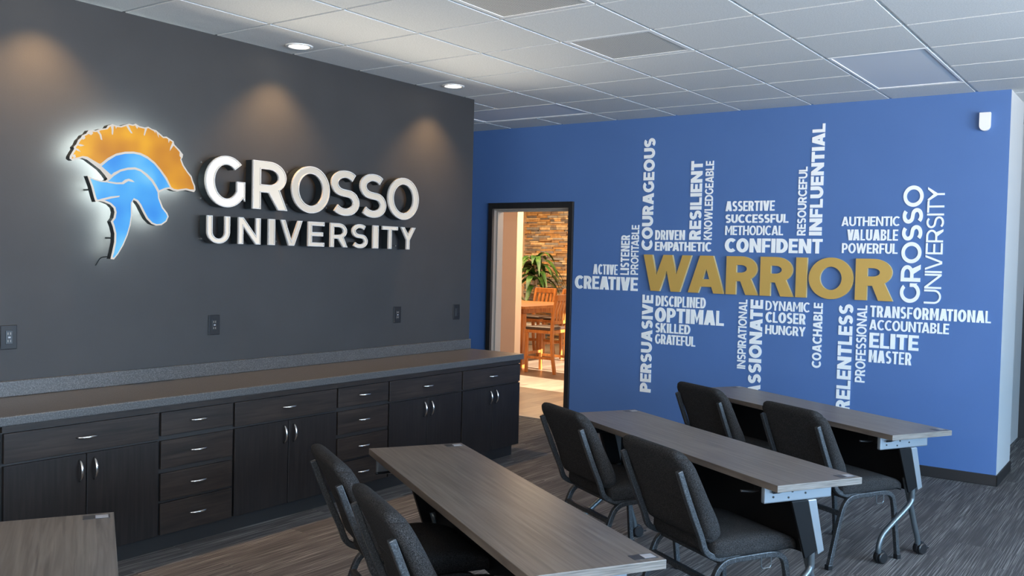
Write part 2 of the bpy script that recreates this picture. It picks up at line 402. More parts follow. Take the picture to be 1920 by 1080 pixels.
# ------------------------------------------------------------------ dining room shell beyond the door
bm = nb(); box(bm, 8.9, 9.02, 6.37, YDN, 0, HC); obj('wall_dining_partition', bm, M_beige, kind='structure')
window_wall('wall_dining_right', LX+.15, XF, [(9.22, 10.12), (10.75, 14.3)], .02, 2.86, lambda s, z, d: Vector((s, d, z)), YD-.1, YD, M_beige)
bm = nb(); box(bm, LX+.15, XF+.2, YDN, YDN+.1, 0, HC); obj('wall_dining_left', bm, M_beige, kind='structure')
bm = nb(); box(bm, XF+.05, XF+.2, YD, YDN, 0, HC); obj('wall_dining_back', bm, M_beige, kind='structure')
bm = nb(); cl = bm.loops.layers.float_color.new('stone'); z = 0
PAL = [(.52, .28, .10), (.60, .34, .13), (.42, .24, .11), (.30, .20, .13), (.24, .20, .17), (.50, .38, .25), (.34, .30, .26), (.62, .42, .22), (.18, .15, .13), (.46, .25, .09)]
while z < HC-.02:
    h = random.uniform(.028, .052); h = min(h, HC-z); y = YD+.02
    while y < 10.51:
        l = random.uniform(.10, .34); l = min(l, 10.51-y)
        n0 = len(bm.faces); d = random.uniform(.0, .05)
        box(bm, XF-.03-d, XF+.05, y+.002, y+l-.002, z+.002, z+h-.002)
        c = random.choice(PAL); k = random.uniform(.8, 1.2)
        bm.faces.ensure_lookup_table()
        for fc in bm.faces[n0:]:
            for lp in fc.loops: lp[cl] = (c[0]*k, c[1]*k, c[2]*k, 1)
        y += l
    z += h
obj('wall_dining_stone', bm, M_stone, kind='structure')
light('dining_fill', 'AREA', (12.6, 9.0, HC-.05), 230, (1, .72, .44), shape='RECTANGLE', size=2.5, size_y=2.5, dir=(0, 0, -1))  # added warm fill for the stone wall, not a real fixture
light('dining_fill', 'AREA', (9.2, 5.4, HC-.05), 150, (1, .74, .48), shape='RECTANGLE', size=1.0, size_y=1.0, dir=(-.2, .6, -1))  # second added fill, brightens the beige partition

# ------------------------------------------------------------------ ceiling fixtures
def downlight(x, y, label):
    t = thing('recessed_downlight', (x, y, HC-.006), 0, label, 'ceiling light', 'recessed downlights over the dark wall')
    b = nb(); n = 32
    prof = [(.088, 0), (.086, -.006), (.068, -.007), (.064, -.002), (.062, .004), (.066, .006)]
    lathe(b, prof, n); obj('trim_ring', b, M_trimw, t, smooth=True)
    b = nb(); lathe(b, [(.0635, -.0025), (.03, -.0045), (.004, -.005)], n); obj('lens', b, M_lampface, t)
    light('downlight_beam', 'SPOT', (x, y, HC-.02), 100, (1, .60, .27), spot_size=math.radians(104), spot_blend=.75, shadow_soft_size=.05, dir=(0, 0.02, -1))
    return t
downlight(3.976, 4.596, 'round recessed downlight, the nearer one lit above the white sign letters')
downlight(5.513, 4.589, 'round recessed downlight, the farther one lit near the end of dark wall')
downlight(2.44, 4.60, 'round recessed downlight above the helmet end of the dark wall')
for i, j, lab in ((0, 2, 'perforated ceiling vent cut by the top edge of the photo'), (2, 2, 'perforated ceiling vent in full view among the white tiles')):
    t = thing('ceiling_vent', (TX0+(i+.5)*TX, TY0-(j+.5)*TY, HC-.006), 0, lab, 'vent', 'perforated vents in the tile ceiling')
    b = nb(); hx, hy = TX/2-.009, TY/2-.009
    prism(b, [(-hx, -hy), (hx, -hy), (hx, hy), (-hx, hy)], [[(-hx+.03, -hy+.03), (-hx+.03, hy-.03), (hx-.03, hy-.03), (hx-.03, -hy+.03)]], lambda x, y, d: Vector((x, y, d)), 0, .014)
    obj('vent_frame', b, M_trimw, t, bevel=.002)
    b = nb(); box(b, -hx+.03, hx-.03, -hy+.03, hy-.03, .003, .010); obj('perforated_panel', b, M_perf, t)
def troffer(cx, cy, lx, ly, label):
    t = thing('troffer_light', (cx, cy, HC-.004), 0, label, 'ceiling light')
    b = nb(); hx, hy = lx/2-.009, ly/2-.009
    prism(b, [(-hx, -hy), (hx, -hy), (hx, hy), (-hx, hy)], [[(-hx+.018, -hy+.018), (-hx+.018, hy-.018), (hx-.018, hy-.018), (hx-.018, -hy+.018)]], lambda x, y, d: Vector((x, y, d)), -.003, .015)
    obj('troffer_frame', b, M_trimw, t, bevel=.002)
    b = nb(); box(b, -hx+.018, hx-.018, -hy+.018, hy-.018, .003, .010); obj('diffuser_lens', b, M_lens, t)
troffer(TX0+5*TX, TY0-4.5*TY, 2*TX, TY, 'unlit bluish grey troffer light in the ceiling before the blue wall')
troffer(TX0+5.5*TX, TY0+TY, TX, 2*TY, 'unlit troffer light in the ceiling behind the end of dark wall')

# motion detector on the blue wall
t = thing('motion_detector', (LX, 1.185, 2.634), 0, 'small white motion detector high at the right end of the blue wall', 'motion detector')
b = nb()
pts = [(.037, .135), (-.037, .135), (-.037, .04)]+[(-.037*math.cos(a), .04-.04*math.sin(a)) for a in [math.pi*k/12 for k in range(1, 12)]]+[(.037, .04)]
prism(b, pts, [], lambda s, z, d: Vector((-d, -s, z)), 0, .042); obj('housing', b, M_trimw, t, bevel=.01, seg=3)
b = nb(); box(b, -.0445, -.0415, -.026, .012, .048, .054); obj('lens_slot', b, M_trimw, t)

# ------------------------------------------------------------------ wall plates on the dark wall
def plate(x, z, kind, label):
    t = thing('outlet_plate' if kind == 'outlet' else 'switch_plate', (x, W, z), 0, label, 'outlet' if kind == 'outlet' else 'light switch', 'black plates in a row over the counter')
    b = nb(); box(b, -.041, .041, -.007, 0, -.062, .062); obj('cover', b, M_plate, t, bevel=.003)
    b = nb(); box(b, -.0175, .0175, -.010, -.007, -.035, .035)
    ins = obj('insert', b, M_plastic, t, bevel=.002)
    if kind == 'outlet':
        for zz in (-.019, .019):
            for q in (-.0065, .0065):
                b = nb(); box(b, q-.0015, q+.0015, -.0106, -.010, zz-.006, zz+.006); obj('slot', b, M_jamb, ins)
        b = nb(); box(b, -.006, .006, -.0115, -.010, -.004, .0035); obj('test_button', b, M_stickw, ins)
    else:
        b = nb(); box(b, -.013, .013, -.013, -.010, -.028, .028); obj('rocker', b, M_plastic, ins, bevel=.002)
plate(2.289, 1.141, 'outlet', 'black outlet plate at the far left of dark wall')
plate(3.525, 1.149, 'outlet', 'black outlet plate under the letter U of the wall sign')
plate(5.178, 1.153, 'outlet', 'black outlet plate under the last letters of the wall sign')
plate(5.893, 1.150, 'switch', 'black switch plate at the right end of dark wall')

# ------------------------------------------------------------------ counter and base cabinets
YF = 4.275; ZT = .836
t = thing('countertop', (4.0, 4.54, .79), 0, 'long dark speckled laminate countertop running along the dark wall', 'countertop')
b = nb(); box(b, XB+.05-4, 6.078-4, 4.2518-4.54, W-4.542, 0, .046); obj('worktop', b, M_counter, t, bevel=.006, seg=3)
b = nb(); box(b, XB+.05-4, E-4, W-.022-4.54, W-4.542, .046, .046+.082); obj('backsplash', b, M_counter, t, bevel=.004)
def handle(par, x, z, horiz, y=0):
    L = .054; b = nb()
    path = []
    for k in range(13):
        a = -1+2*k/12; off = -.004-.024*(1-abs(a)**2.4)
        path.append((x+a*L, y+off, z) if horiz else (x, y+off, z+a*L))
    rad = [.0038+.0035*(1-abs(-1+2*k/12)**2) for k in range(13)]
    tube(b, path, rad, 10); obj('handle', b, M_chrome, par, smooth=True)
def base_cabinet(x0, x1, kind, label):
    cx = (x0+x1)/2; t = thing('base_cabinet', (cx, YF, 0), 0, label, 'cabinet', 'dark wood base cabinets under the counter')
    h = (x1-x0)/2; b = nb()
    box(b, -h, h, .02, W-YF-.002, .098, .789); box(b, -h, h, .075, W-YF-.002, 0, .098)
    obj('carcass', b, M_cabd, t)
    b = nb(); box(b, -h, h, .004, .02, .758, .789); obj('top_rail', b, M_cabh, t)
    g = .007; d0, d1 = -.0, .019
    def front(nm, a0, a1, z0, z1, m, hx, hz, horiz):
        bb = nb(); box(bb, a0, a1, d0, d1, z0, z1); p = obj(nm, bb, m, t, bevel=.0025)
        handle(p, hx, hz, horiz, d0); return p
    if kind == 'drawers':
        for z0, z1 in ((.628, .753), (.454, .602), (.283, .429), (.102, .270)):
            front('drawer', -h+g, h-g, z0, z1, M_cabh, .0, (z0+z1)/2+.004, True)
    else:
        front('drawer', -h+g, h-g, .615, .753, M_cabh, 0, .688, True)
        front('door', -h+g, -.002, .102, .603, M_cabv, -.037, .525, False)
        front('door', .002, h-g, .102, .603, M_cabv, .037, .525, False)
    return t
cabs = [(2.006, 2.804, 'doors', 'dark two-door base cabinet at the left behind the corner desk'),
        (2.804, 3.270, 'drawers', 'dark four-drawer cabinet with all drawers in view, left of the wide middle one'),
        (3.270, 4.060, 'doors', 'dark two-door base cabinet between the two drawer cabinets'),
        (4.060, 4.531, 'drawers', 'dark four-drawer cabinet partly hidden behind the middle desk'),
        (4.531, 5.319, 'doors', 'dark two-door base cabinet, second from the right end'),
        (5.319, 6.068, 'doors', 'dark two-door base cabinet at the right end beside the doorway')]
for c in cabs: base_cabinet(*c)
t = thing('base_cabinet', (1.6, YF, 0), 0, 'dark base cabinet side just cut by the left edge of the photo', 'cabinet', 'dark wood base cabinets under the counter')
b = nb(); box(b, -.404, .404, .02, W-YF-.002, .098, .789); box(b, -.404, .404, .075, W-YF-.002, 0, .098); obj('carcass', b, M_cabd, t)
b = nb(); box(b, -.397, .39, 0, .019, .102, .753); obj('door', b, M_cabv, t, bevel=.0025)

# ------------------------------------------------------------------ lettering
GW = dict(A=.80, B=.66, C=.74, D=.75, E=.58, F=.56, G=.79, H=.75, K=.74, L=.54, M=.90, N=.78, O=.84, P=.66, R=.68, S=.62, T=.64, U=.74, V=.78, W=1.12, Y=.76)
def arc(cx, cy, rx, ry, a0, a1, n=18):
    return [(cx+rx*math.cos(math.radians(a0+(a1-a0)*k/n)), cy+ry*math.sin(math.radians(a0+(a1-a0)*k/n))) for k in range(n+1)]
def glyph(ch, w, t):
    """capital letter outline, cap height 1, width w, stem t: (outer, holes)"""
    th = t*(.9 if t < .2 else .82); H = []
    if ch == 'I': return [(0, 0), (t, 0), (t, 1), (0, 1)], H
    if ch == 'E': m = .5; return [(0, 0), (w, 0), (w, th), (t, th), (t, m-th/2), (w*.92, m-th/2), (w*.92, m+th/2), (t, m+th/2), (t, 1-th), (w, 1-th), (w, 1), (0, 1)], H
    if ch == 'F': m = .47; return [(0, 0), (t, 0), (t, m-th/2), (w*.92, m-th/2), (w*.92, m+th/2), (t, m+th/2), (t, 1-th), (w, 1-th), (w, 1), (0, 1)], H
    if ch == 'H': m = .5; return [(0, 0), (t, 0), (t, m-th/2), (w-t, m-th/2), (w-t, 0), (w, 0), (w, 1), (w-t, 1), (w-t, m+th/2), (t, m+th/2), (t, 1), (0, 1)], H
    if ch == 'L': return [(0, 0), (w, 0), (w, th), (t, th), (t, 1), (0, 1)], H
    if ch == 'T': c = w/2; return [(c-t/2, 0), (c+t/2, 0), (c+t/2, 1-th), (w, 1-th), (w, 1), (0, 1), (0, 1-th), (c-t/2, 1-th)], H
    if ch in 'AV':
        a = t*.68; tt = t*1.08; c = w/2; k = c-a
        yi = (c-tt)/k
        if ch == 'A':
            b0 = .17; b1 = b0+th*.9
            H = [[(tt+b1*k, b1), (w-tt-b1*k, b1), (c, yi)]]
            return [(0, 0), (tt, 0), (tt+b0*k, b0), (w-tt-b0*k, b0), (w-tt, 0), (w, 0), (c+a, 1), (c-a, 1)], H
        return [(0, 1), (c-a, 0), (c+a, 0), (w, 1), (w-tt, 1), (c, 1-yi), (tt, 1)], H
    if ch == 'W':
        a = t*.48; b1, b2, c = w*.26, w*.683, w*.513
        def X2(p, q, u, v):                          # meeting point of two slanted edges, each from bottom x to top x
            y = (u-p)/((q-p)-(v-u)); return (p+(q-p)*y, y)
        return [(0, 1), (b1-a, 0), (b1+a, 0), X2(b1+a, c+a, b2-a, c-a), (b2-a, 0), (b2+a, 0), (w, 1), (w-2*a, 1), X2(b2-a, w-2*a, b2+a, c+a), (c+a, 1), (c-a, 1), X2(b1+a, 2*a, b1-a, c-a), (2*a, 1)], H
    if ch == 'M':
        tt = t*1.0; c = w/2; d = t*1.45; y0 = .40
        return [(0, 0), (t, 0), (t, 1-d), (c, y0-d*.75), (w-t, 1-d), (w-t, 0), (w, 0), (w, 1), (w-tt, 1), (c, y0+.02), (tt, 1), (0, 1)], H
    if ch == 'N':
        d = min(.55, t*1.55)
        return [(0, 0), (t, 0), (t, 1-d), (w-t, 0), (w, 0), (w, 1), (w-t, 1), (w-t, d), (t, 1), (0, 1)], H
    if ch == 'Y':
        c = w/2; tt = t*1.18; ym = .42
        return [(c-t/2, 0), (c+t/2, 0), (c+t/2, ym), (w, 1), (w-tt, 1), (c, ym+.19+t*.35), (tt, 1), (0, 1), (c-t/2, ym)], H
    if ch == 'K':
        tt = t*1.3
        return [(0, 0), (t, 0), (t, .30), (t+.14*w, .43), (w-tt, 0), (w, 0), (w*.52, .60), (w*.97, 1), (w*.97-tt, 1), (t, .56), (t, 1), (0, 1)], H
    if ch == 'O':
        o = .012; return arc(w/2, .5, w/2, .5+o, 0, 360, 48)[:-1], [arc(w/2, .5, w/2-t, .5+o-th, 0, 360, 48)[:-1]]
    if ch == 'C':
        o = .012; rx, ry = w*.59, .5+o; c = w*.59
        return arc(c, .5, rx, ry, 47, 313, 36)+arc(c, .5, rx-t, ry-th, 311, 49, 36), H
    if ch == 'G':
        o = .012; rx, ry = w*.52, .5+o; c = w*.52; xr = w*.985; xl = xr-t*.95
        ai = -math.degrees(math.acos(max(-1, min(1, (xl-c)/(rx-t))))) if xl-c < rx-t else -20
        ao = -math.degrees(math.acos(max(-1, min(1, (xr-c)/rx))))
        ao = min(ao, -30)
        yo = .5+ry*math.sin(math.radians(ao)); 
        ai = min(ai, -22)
        yi = .5+(ry-th)*math.sin(math.radians(ai))
        return arc(c, .5, rx, ry, 45, 360-38, 38)+[(xr, .13), (xr, .52), (xl, .52), (xl, yi)]+arc(c, .5, rx-t, ry-th, 360+ai-3, 47, 36), H
    if ch == 'D':
        xs = w*.42; return [(0, 0)]+arc(xs, .5, w-xs, .5, -90, 90, 26)+[(0, 1)], [[(t, th)]+arc(xs, .5, w-xs-t, .5-th, -90, 90, 26)+[(t, 1-th)]]
    if ch == 'U':
        r = w/2; y0 = min(.42, r*1.02)
        return arc(r, y0, r, y0+.01, 180, 360, 26)+[(w, 1), (w-t, 1)]+arc(r, y0, r-t, y0+.01-th, 360, 180, 26)+[(t, 1), (0, 1)], H
    if ch in 'PR':
        b0 = .33 if ch == 'P' else .35; wr = w if ch == 'P' else w*.96; cy = (1+b0)/2; ry = (1-b0)/2; xs = wr*.48
        hole = [(t, b0+th)]+arc(xs, cy, wr-xs-t, ry-th, -90, 90, 18)+[(t, 1-th)]
        if ch == 'P': return [(0, 0), (t, 0), (t, b0)]+arc(xs, cy, wr-xs, ry, -90, 90, 20)+[(0, 1)], [hole]
        tt = t*1.2
        return [(0, 0), (t, 0), (t, b0), (xs*.98, b0), (w-tt, 0), (w, 0)]+arc(xs, cy, wr-xs, ry, -52, 90, 18)+[(0, 1)], [hole]
    if ch == 'B':
        m = .52; xs = w*.5; w2 = w*.93
        lo = arc(xs, m/2, w-xs, m/2, -90, 78, 18); hi = arc(xs*.95, (1+m)/2, w2-xs*.95, (1-m)/2, -78, 90, 18)
        h1 = [(t, th)]+arc(xs, (m+.02)/2, w-xs-t, (m+.02)/2-th*.98, -90, 90, 14)+[(t, m+.02-th*.98)] if (m/2-th*.9) > .01 else None
        h1 = [(t, th)]+arc(xs, (th+m-th*.42)/2, w-xs-t, (m-th*1.42)/2, -90, 90, 14)+[(t, m-th*.42)]
        h2 = [(t, m+th*.42)]+arc(xs*.95, (m+th*.42+1-th)/2, w2-xs*.95-t, (1-m-th*1.42)/2, -90, 90, 14)+[(t, 1-th)]
        return [(0, 0)]+lo+hi+[(0, 1)], [h1, h2]
    if ch == 'S':
        o = .012; rx = (w-t)/2; ry = (1+2*o-th)/4
        up = arc(w/2, 1+o-th/2-ry, rx*.97, ry, 38, 205, 22); dn = arc(w/2, -o+th/2+ry, rx, ry, 25, -145, 22)
        p0, p1 = Vector(up[-1]), Vector(dn[0]); v0 = (p0-Vector(up[-2])).normalized()*.5*(p1-p0).length*1.1; v1 = (Vector(dn[1])-p1).normalized()*.5*(p1-p0).length*1.1
        mid = []
        for k in range(1, 14):
            s = k/14; mid.append(tuple(p0*(2*s**3-3*s*s+1)+v0*2*(s**3-2*s*s+s)+p1*(-2*s**3+3*s*s)+v1*2*(s**3-s*s)))
        cl = [Vector(p) for p in up+mid+dn]; L1 = []; L2 = []
        for k, p in enumerate(cl):
            tg = (cl[min(k+1, len(cl)-1)]-cl[max(k-1, 0)]).normalized(); n = Vector((-tg.y, tg.x))
            q = abs(n.x)*t+(1-abs(n.x))*th
            L1.append(tuple(p+n*q/2)); L2.append(tuple(p-n*q/2))
        return L1+L2[::-1], H
    raise ValueError(ch)
KERN = {tuple(p) for p in ('WA', 'AW', 'AV', 'VA', 'AT', 'TA', 'AY', 'LT', 'PA', 'LY', 'TY')}
def set_word(text, width, height, t, gap):
    """letters filling width x height: list of (char, x, outer, holes) in metres"""
    u = width/height; nI = text.count('I'); ws = sum(GW[c] for c in text if c != 'I')
    kr = [-.13 if p in KERN else 0 for p in zip(text, text[1:])]
    k = (u-nI*t-gap*(len(text)-1)-sum(kr))/ws; x = 0; out = []
    for c, kn in zip(text, kr+[0]):
        w = t if c == 'I' else GW[c]*k
        o, h = glyph(c, w, min(t, w*.36) if c not in 'I' else t)
        out.append((c, x*height, [((x+p[0])*height, p[1]*height) for p in o], [[((x+p[0])*height, p[1]*height) for p in q] for q in h]))
        x += w+gap+kn
    return out
def ray_to(px, py, axis, val):
    d = fwd+rgt*((px-960)/FPX)-upv*((py-540)/FPX); o = Vector((0, 0, CH)); k = (val-o[axis])/d[axis]
    return o+d*k
# the words on the blue wall: measured corner points (bottom-left, top-right) of each word turned into wall positions
X, S_, R_, L_ = .25, .20, .155, .12
MURAL = [('COURAGEOUS', 1, 1203, 469.2, 1228.9, 258.7, .27), ('RESILIENT', 1, 1292.4, 449.8, 1318, 301.2, .27), ('KNOWLEDGEABLE', 1, 1319.6, 449.8, 1339, 301.5, .15),
 ('ASSERTIVE', 0, 1360.8, 396.1, 1453, 375.9, .23), ('SUCCESSFUL', 0, 1360.3, 418.1, 1478.8, 401.3, .25), ('METHODICAL', 0, 1359.8, 440.7, 1468.7, 423.1, .14),
 ('CONFIDENT', 0, 1359, 472.6, 1542.7, 448, .27), ('DRIVEN', 0, 1228.6, 449.8, 1284.6, 431.6, .19), ('EMPATHETIC', 0, 1228.1, 470, 1334.4, 454.2, .20),
 ('RESOURCEFUL', 1, 1494.3, 441.5, 1514.5, 312.4, .165), ('INFLUENTIAL', 1, 1517.1, 441.5, 1547.9, 231.3, .28), ('AUTHENTIC', 0, 1578, 423.9, 1687.4, 405.7, .145),
 ('VALUABLE', 0, 1588.4, 450.6, 1684.3, 430.4, .25), ('POWERFUL', 0, 1578.5, 474.5, 1683.5, 456.8, .15), ('LISTENER', 1, 1163.5, 515, 1181, 440.7, .20),
 ('PROFITABLE', 1, 1182.5, 515, 1198.8, 422, .14), ('ACTIVE', 0, 1112.5, 513.9, 1158.4, 496.4, .20), ('CREATIVE', 0, 1078, 540.5, 1196.3, 520.5, .26),
 ('PERSUASIVE', 1, 1200, 734, 1225, 553.2, .27), ('DISCIPLINED', 0, 1229.6, 573.5, 1323.7, 558.4, .20), ('OPTIMAL', 0, 1227.9, 602.8, 1357.9, 583.4, .27),
 ('SKILLED', 0, 1228.7, 622.8, 1294.7, 609.5, .22), ('GRATEFUL', 0, 1228.2, 644, 1304.2, 631.5, .155), ('INSPIRATIONAL', 1, 1382, 690.4, 1401.5, 561.8, .15),
 ('PASSIONATE', 1, 1401.5, 760, 1431, 562.4, .28), ('DYNAMIC', 0, 1435.4, 581.4, 1518.7, 567.6, .14), ('CLOSER', 0, 1435.4, 604, 1511, 588.5, .20), ('HUNGRY', 0, 1434.8, 625.9, 1510.7, 613.5, .16),
 ('COACHABLE', 1, 1522.2, 689, 1543.1, 568.2, .20), ('RELENTLESS', 1, 1567, 768.5, 1600, 571, .28), ('PROFESSIONAL', 1, 1602.8, 716, 1626.4, 572.8, .15),
 ('TRANSFORMATIONAL', 0, 1631.5, 594, 1858.9, 583.4, .22), ('ACCOUNTABLE', 0, 1630.1, 617.8, 1780, 607.2, .15), ('ELITE', 0, 1629.8, 651.4, 1723.1, 629.3, .28), ('MASTER', 0, 1628.7, 678.7, 1709.6, 661.7, .24),
 ('GROSSO', 1, 1687.2, 567, 1732.3, 347.4, .21), ('UNIVERSITY', 1, 1732, 569, 1772.2, 350, .115)]
WHERE = {'KNOWLEDGEABLE': 'beside the bolder RESILIENT', 'GROSSO': 'right of the gold word', 'UNIVERSITY': 'rightmost of the upright words'}
for (txt, vert, xl, yb, xr, yt, st) in MURAL:
    st += .01 if st < .12 else .03 if st < .17 else .035 if st <= .2 else 0 if st < .255 else .02
    A = ray_to(xl, yb, 0, LX); B = ray_to(xr, yt, 0, LX)
    sw, sh = A.y-B.y, B.z-A.z
    lab = ('white word %s standing upright on the blue wall' % txt if vert else 'white word %s lying level on the blue wall' % txt)
    if txt in ('GROSSO', 'UNIVERSITY'): lab = 'white word %s running up the blue wall right of the gold word' % txt
    t = thing('wall_word', (LX, A.y, A.z), 0, lab, 'lettering', 'white words on the blue wall')
    ln, ht = (sh, sw) if vert else (sw, sh)
    for c, x0, o, h in set_word(txt, ln, ht, st, .055 if st < .2 else .068):
        b = nb()
        f = (lambda x, y, d: Vector((-d, -(sw-y), x))) if vert else (lambda x, y, d: Vector((-d, -x, y)))
        prism(b, o, h, f, 0, .006); obj('letter', b, M_lettw, t)
A = ray_to(1205, 544.5, 0, LX-.03); B = ray_to(1676.5, 486, 0, LX-.03)
t = thing('wall_word', (LX, A.y, A.z), 0, 'large gold word WARRIOR in thick raised letters across the blue wall', 'lettering')
for c, x0, o, h in set_word('WARRIOR', A.y-B.y, B.z-A.z, .275, .05):
    b = nb(); prism(b, o, h, lambda x, y, d: Vector((-d, -x, y)), 0, .03, 0, 1); obj('letter', b, [M_lettg, M_letgs], t)

# ------------------------------------------------------------------ lit wall sign: channel letters
YS = W-.105                                        # plane of the letter faces
def offset_loop(l, d):
    """shift a closed polygon outwards (d>0) along its vertex normals; expects counter-clockwise"""
    n = len(l); out = []
    for i in range(n):
        a, b, c = Vector(l[i-1]), Vector(l[i]), Vector(l[(i+1) % n])
        e1, e2 = (b-a), (c-b)
        if e1.length < 1e-7 or e2.length < 1e-7: out.append(tuple(b)); continue
        e1.normalize(); e2.normalize(); n1 = Vector((e1.y, -e1.x)); n2 = Vector((e2.y, -e2.x)); m = n1+n2
        if m.length < 1e-4: m = n1
        m.normalize(); k = max(.45, m.dot(n1)); out.append(tuple(b+m*(d/k)))
    return out
def area(l): return .5*sum(l[i-1][0]*l[i][1]-l[i][0]*l[i-1][1] for i in range(len(l)))
def ccw(l): return l if area(l) > 0 else l[::-1]
def clean(l, eps=1e-5):
    out = []
    for p in l:
        if not out or (Vector(p)-Vector(out[-1])).length > eps: out.append(p)
    while len(out) > 2 and (Vector(out[0])-Vector(out[-1])).length < eps: out.pop()
    return out
def channel_letter(ch, xl, xr, z0, z1, st, glow, label, group, rim):
    w, h = xr-xl, z1-z0
    gw = w/h; tt = gw if ch == 'I' else st
    o, hs = glyph(ch, gw, tt)
    o = ccw(clean([(p[0]*h, p[1]*h) for p in o])); hs = [ccw(clean([(p[0]*h, p[1]*h) for p in q])) for q in hs]
    t = thing('channel_letter', (xl, W, z0), 0, label, 'sign letter', group)
    f = lambda x, y, d: Vector((x, -d, y))
    o_in = offset_loop(o, -rim); h_in = [offset_loop(q, rim) for q in hs]
    b = nb(); prism(b, o, hs, f, .032, .092); obj('letter_return', b, M_can, t)
    b = nb(); prism(b, o_in, h_in, f, .0925, .099); obj('lit_face', b, M_glow[glow], t)
    b = nb()
    for lo, li in [(o, o_in)]+list(zip(hs, h_in)):
        n = len(lo)
        for i in range(n):
            j = (i+1) % n
            A_, B_, C_, D_ = lo[i], lo[j], li[j], li[i]
            for (p, q, d0, d1) in ((A_, B_, .092, .106), (C_, D_, .106, .099)):
                try: bm_quad(b, [f(*p, d0), f(*q, d0), f(*q, d1), f(*p, d1)])
                except ValueError: pass
            bm_quad(b, [f(*A_, .106), f(*B_, .106), f(*C_, .106), f(*D_, .106)])
    bmesh.ops.remove_doubles(b, verts=b.verts[:], dist=1e-5)
    obj('trim_cap', b, M_rim, t)
    xs = [p[0] for p in o]
    for px_, pz in ((min(xs)+.02, .15*h), (min(xs)+.02, .85*h), (max(xs)-.02, .5*h)):
        b = nb(); tube(b, [(px_, 0, pz), (px_, -.034, pz)], .006, 8); obj('standoff', b, M_chrome, t)
    return t
def bm_quad(b, pts): return b.faces.new([b.verts.new(p) for p in pts])
def sx(zx, zy): return 370+zx/4.3636, 270+zy/4.3636
row1 = [('G', 67, 398, 100, 507, 'bright', .215), ('R', 455, 740, 140, 540, 'warm', .205), ('O', 773, 1085, 185, 556, 'even', .20), ('S', 1095, 1328, 226, 583, 'even', .20), ('S', 1330, 1548, 256, 600, 'even', .20), ('O', 1560, 1812, 297, 630, 'even', .20)]
row2 = [('U', 82, 268, 575, 808, 'warm', .22), ('N', 338, 518, 595, 820, 'warm', .215), ('I', 583, 637, 612, 825, 'even', .2), ('V', 683, 860, 622, 832, 'even', .2), ('E', 908, 1040, 637, 838, 'even', .2), ('R', 1090, 1230, 648, 846, 'even', .2), ('S', 1265, 1395, 663, 858, 'even', .2), ('I', 1438, 1482, 672, 860, 'even', .2), ('T', 1515, 1640, 682, 868, 'even', .2), ('Y', 1665, 1785, 686, 868, 'even', .2)]
ORD1 = ['G that begins the word GROSSO', 'R after the G of the word GROSSO', 'O in the middle of the word GROSSO', 'S, first of the two in GROSSO', 'S, second of the two in GROSSO', 'O that ends the word GROSSO']
ORD2 = ['U that begins the word UNIVERSITY', 'N of lit UNIVERSITY row', 'I between N and V of lit UNIVERSITY row', 'V of lit UNIVERSITY row', 'E of lit UNIVERSITY row', 'R of lit UNIVERSITY row', 'S of lit UNIVERSITY row', 'I between S and T of lit UNIVERSITY row', 'T of lit UNIVERSITY row', 'Y that ends the word UNIVERSITY']
def layrow(row, order, rim, size, group):
    # common cap height and base line, averaged over the row
    zt, zb = [], []
    for ch, a, b_, c, d, g, st in row:
        q = .012 if ch in 'GOSU' else 0
        m = (a+b_)/2
        T_ = ray_to(*sx(m, c if ch in 'GOS' else c), 1, YS).z; B_ = ray_to(*sx(m, d), 1, YS).z
        zt.append(T_); zb.append(B_)
    z1 = sorted(zt)[len(zt)//2]; z0 = sorted(zb)[len(zb)//2]
    for (ch, a, b_, c, d, g, st), lab in zip(row, order):
        xl = ray_to(*sx(a, (c+d)/2), 1, YS).x; xr = ray_to(*sx(b_, (c+d)/2), 1, YS).x
        channel_letter(ch, xl, xr, z0, z1, st, g, '%s lit white letter %s' % (size, lab), group, rim)
light('added_ceiling_wash', 'AREA', (4.3, YS-.02, 2.20), 11, (1, .93, .78), shape='RECTANGLE', size=2.7, size_y=.012, spread=math.radians(100), dir=(0, -.91, .41))  # added strip light, no real fixture: brightens the ceiling above the letters
layrow(row1, ORD1, .007, 'large', 'lit letters of the top sign row')
layrow(row2, ORD2, .006, 'small', 'lit letters of the lower sign row')

# ------------------------------------------------------------------ lit helmet emblem
def hp(zx, zy):
    p = ray_to(100+zx/3.7237, 210+zy/3.7237, 1, W-.12); return (p.x, p.z)
OUT = [(118,325),(120,308),(136,280),(150,258),(147,243),(165,225),(178,195),(196,180),(206,163),(235,150),(250,128),(275,126),(300,130),(330,118),(375,112),(386,94),(415,85),(440,95),(475,98),(505,88),(530,82),(560,88),(577,82),(602,98),(640,108),(665,103),(690,118),(720,128),(745,150),(770,172),(792,172),(812,185),(842,205),(845,225),(880,262),(906,295),(905,315),(896,330),(911,370),(940,415),(968,450),(976,480),(991,515),(994,545),(985,559),(960,553),(930,545),(895,549),(868,554),(842,549),(815,536),(780,541),(737,562),(742,600),(767,665),(798,705),(807,730),(792,765),(757,790),(722,793),(690,781),(655,746),(630,700),(605,650),(585,624),(562,612),(550,640),(551,720),(541,790),(521,860),(491,930),(456,990),(425,1029),(404,1026),(415,980),(430,910),(432,850),(420,800),(406,765),(425,740),(433,700),(425,670),(400,645),(360,628),(330,621),(300,627),(289,595),(270,520),(243,446),(280,464),(330,478),(366,482),(384,468),(365,440),(332,402),(285,366),(240,332),(205,320),(170,330),(137,338)]
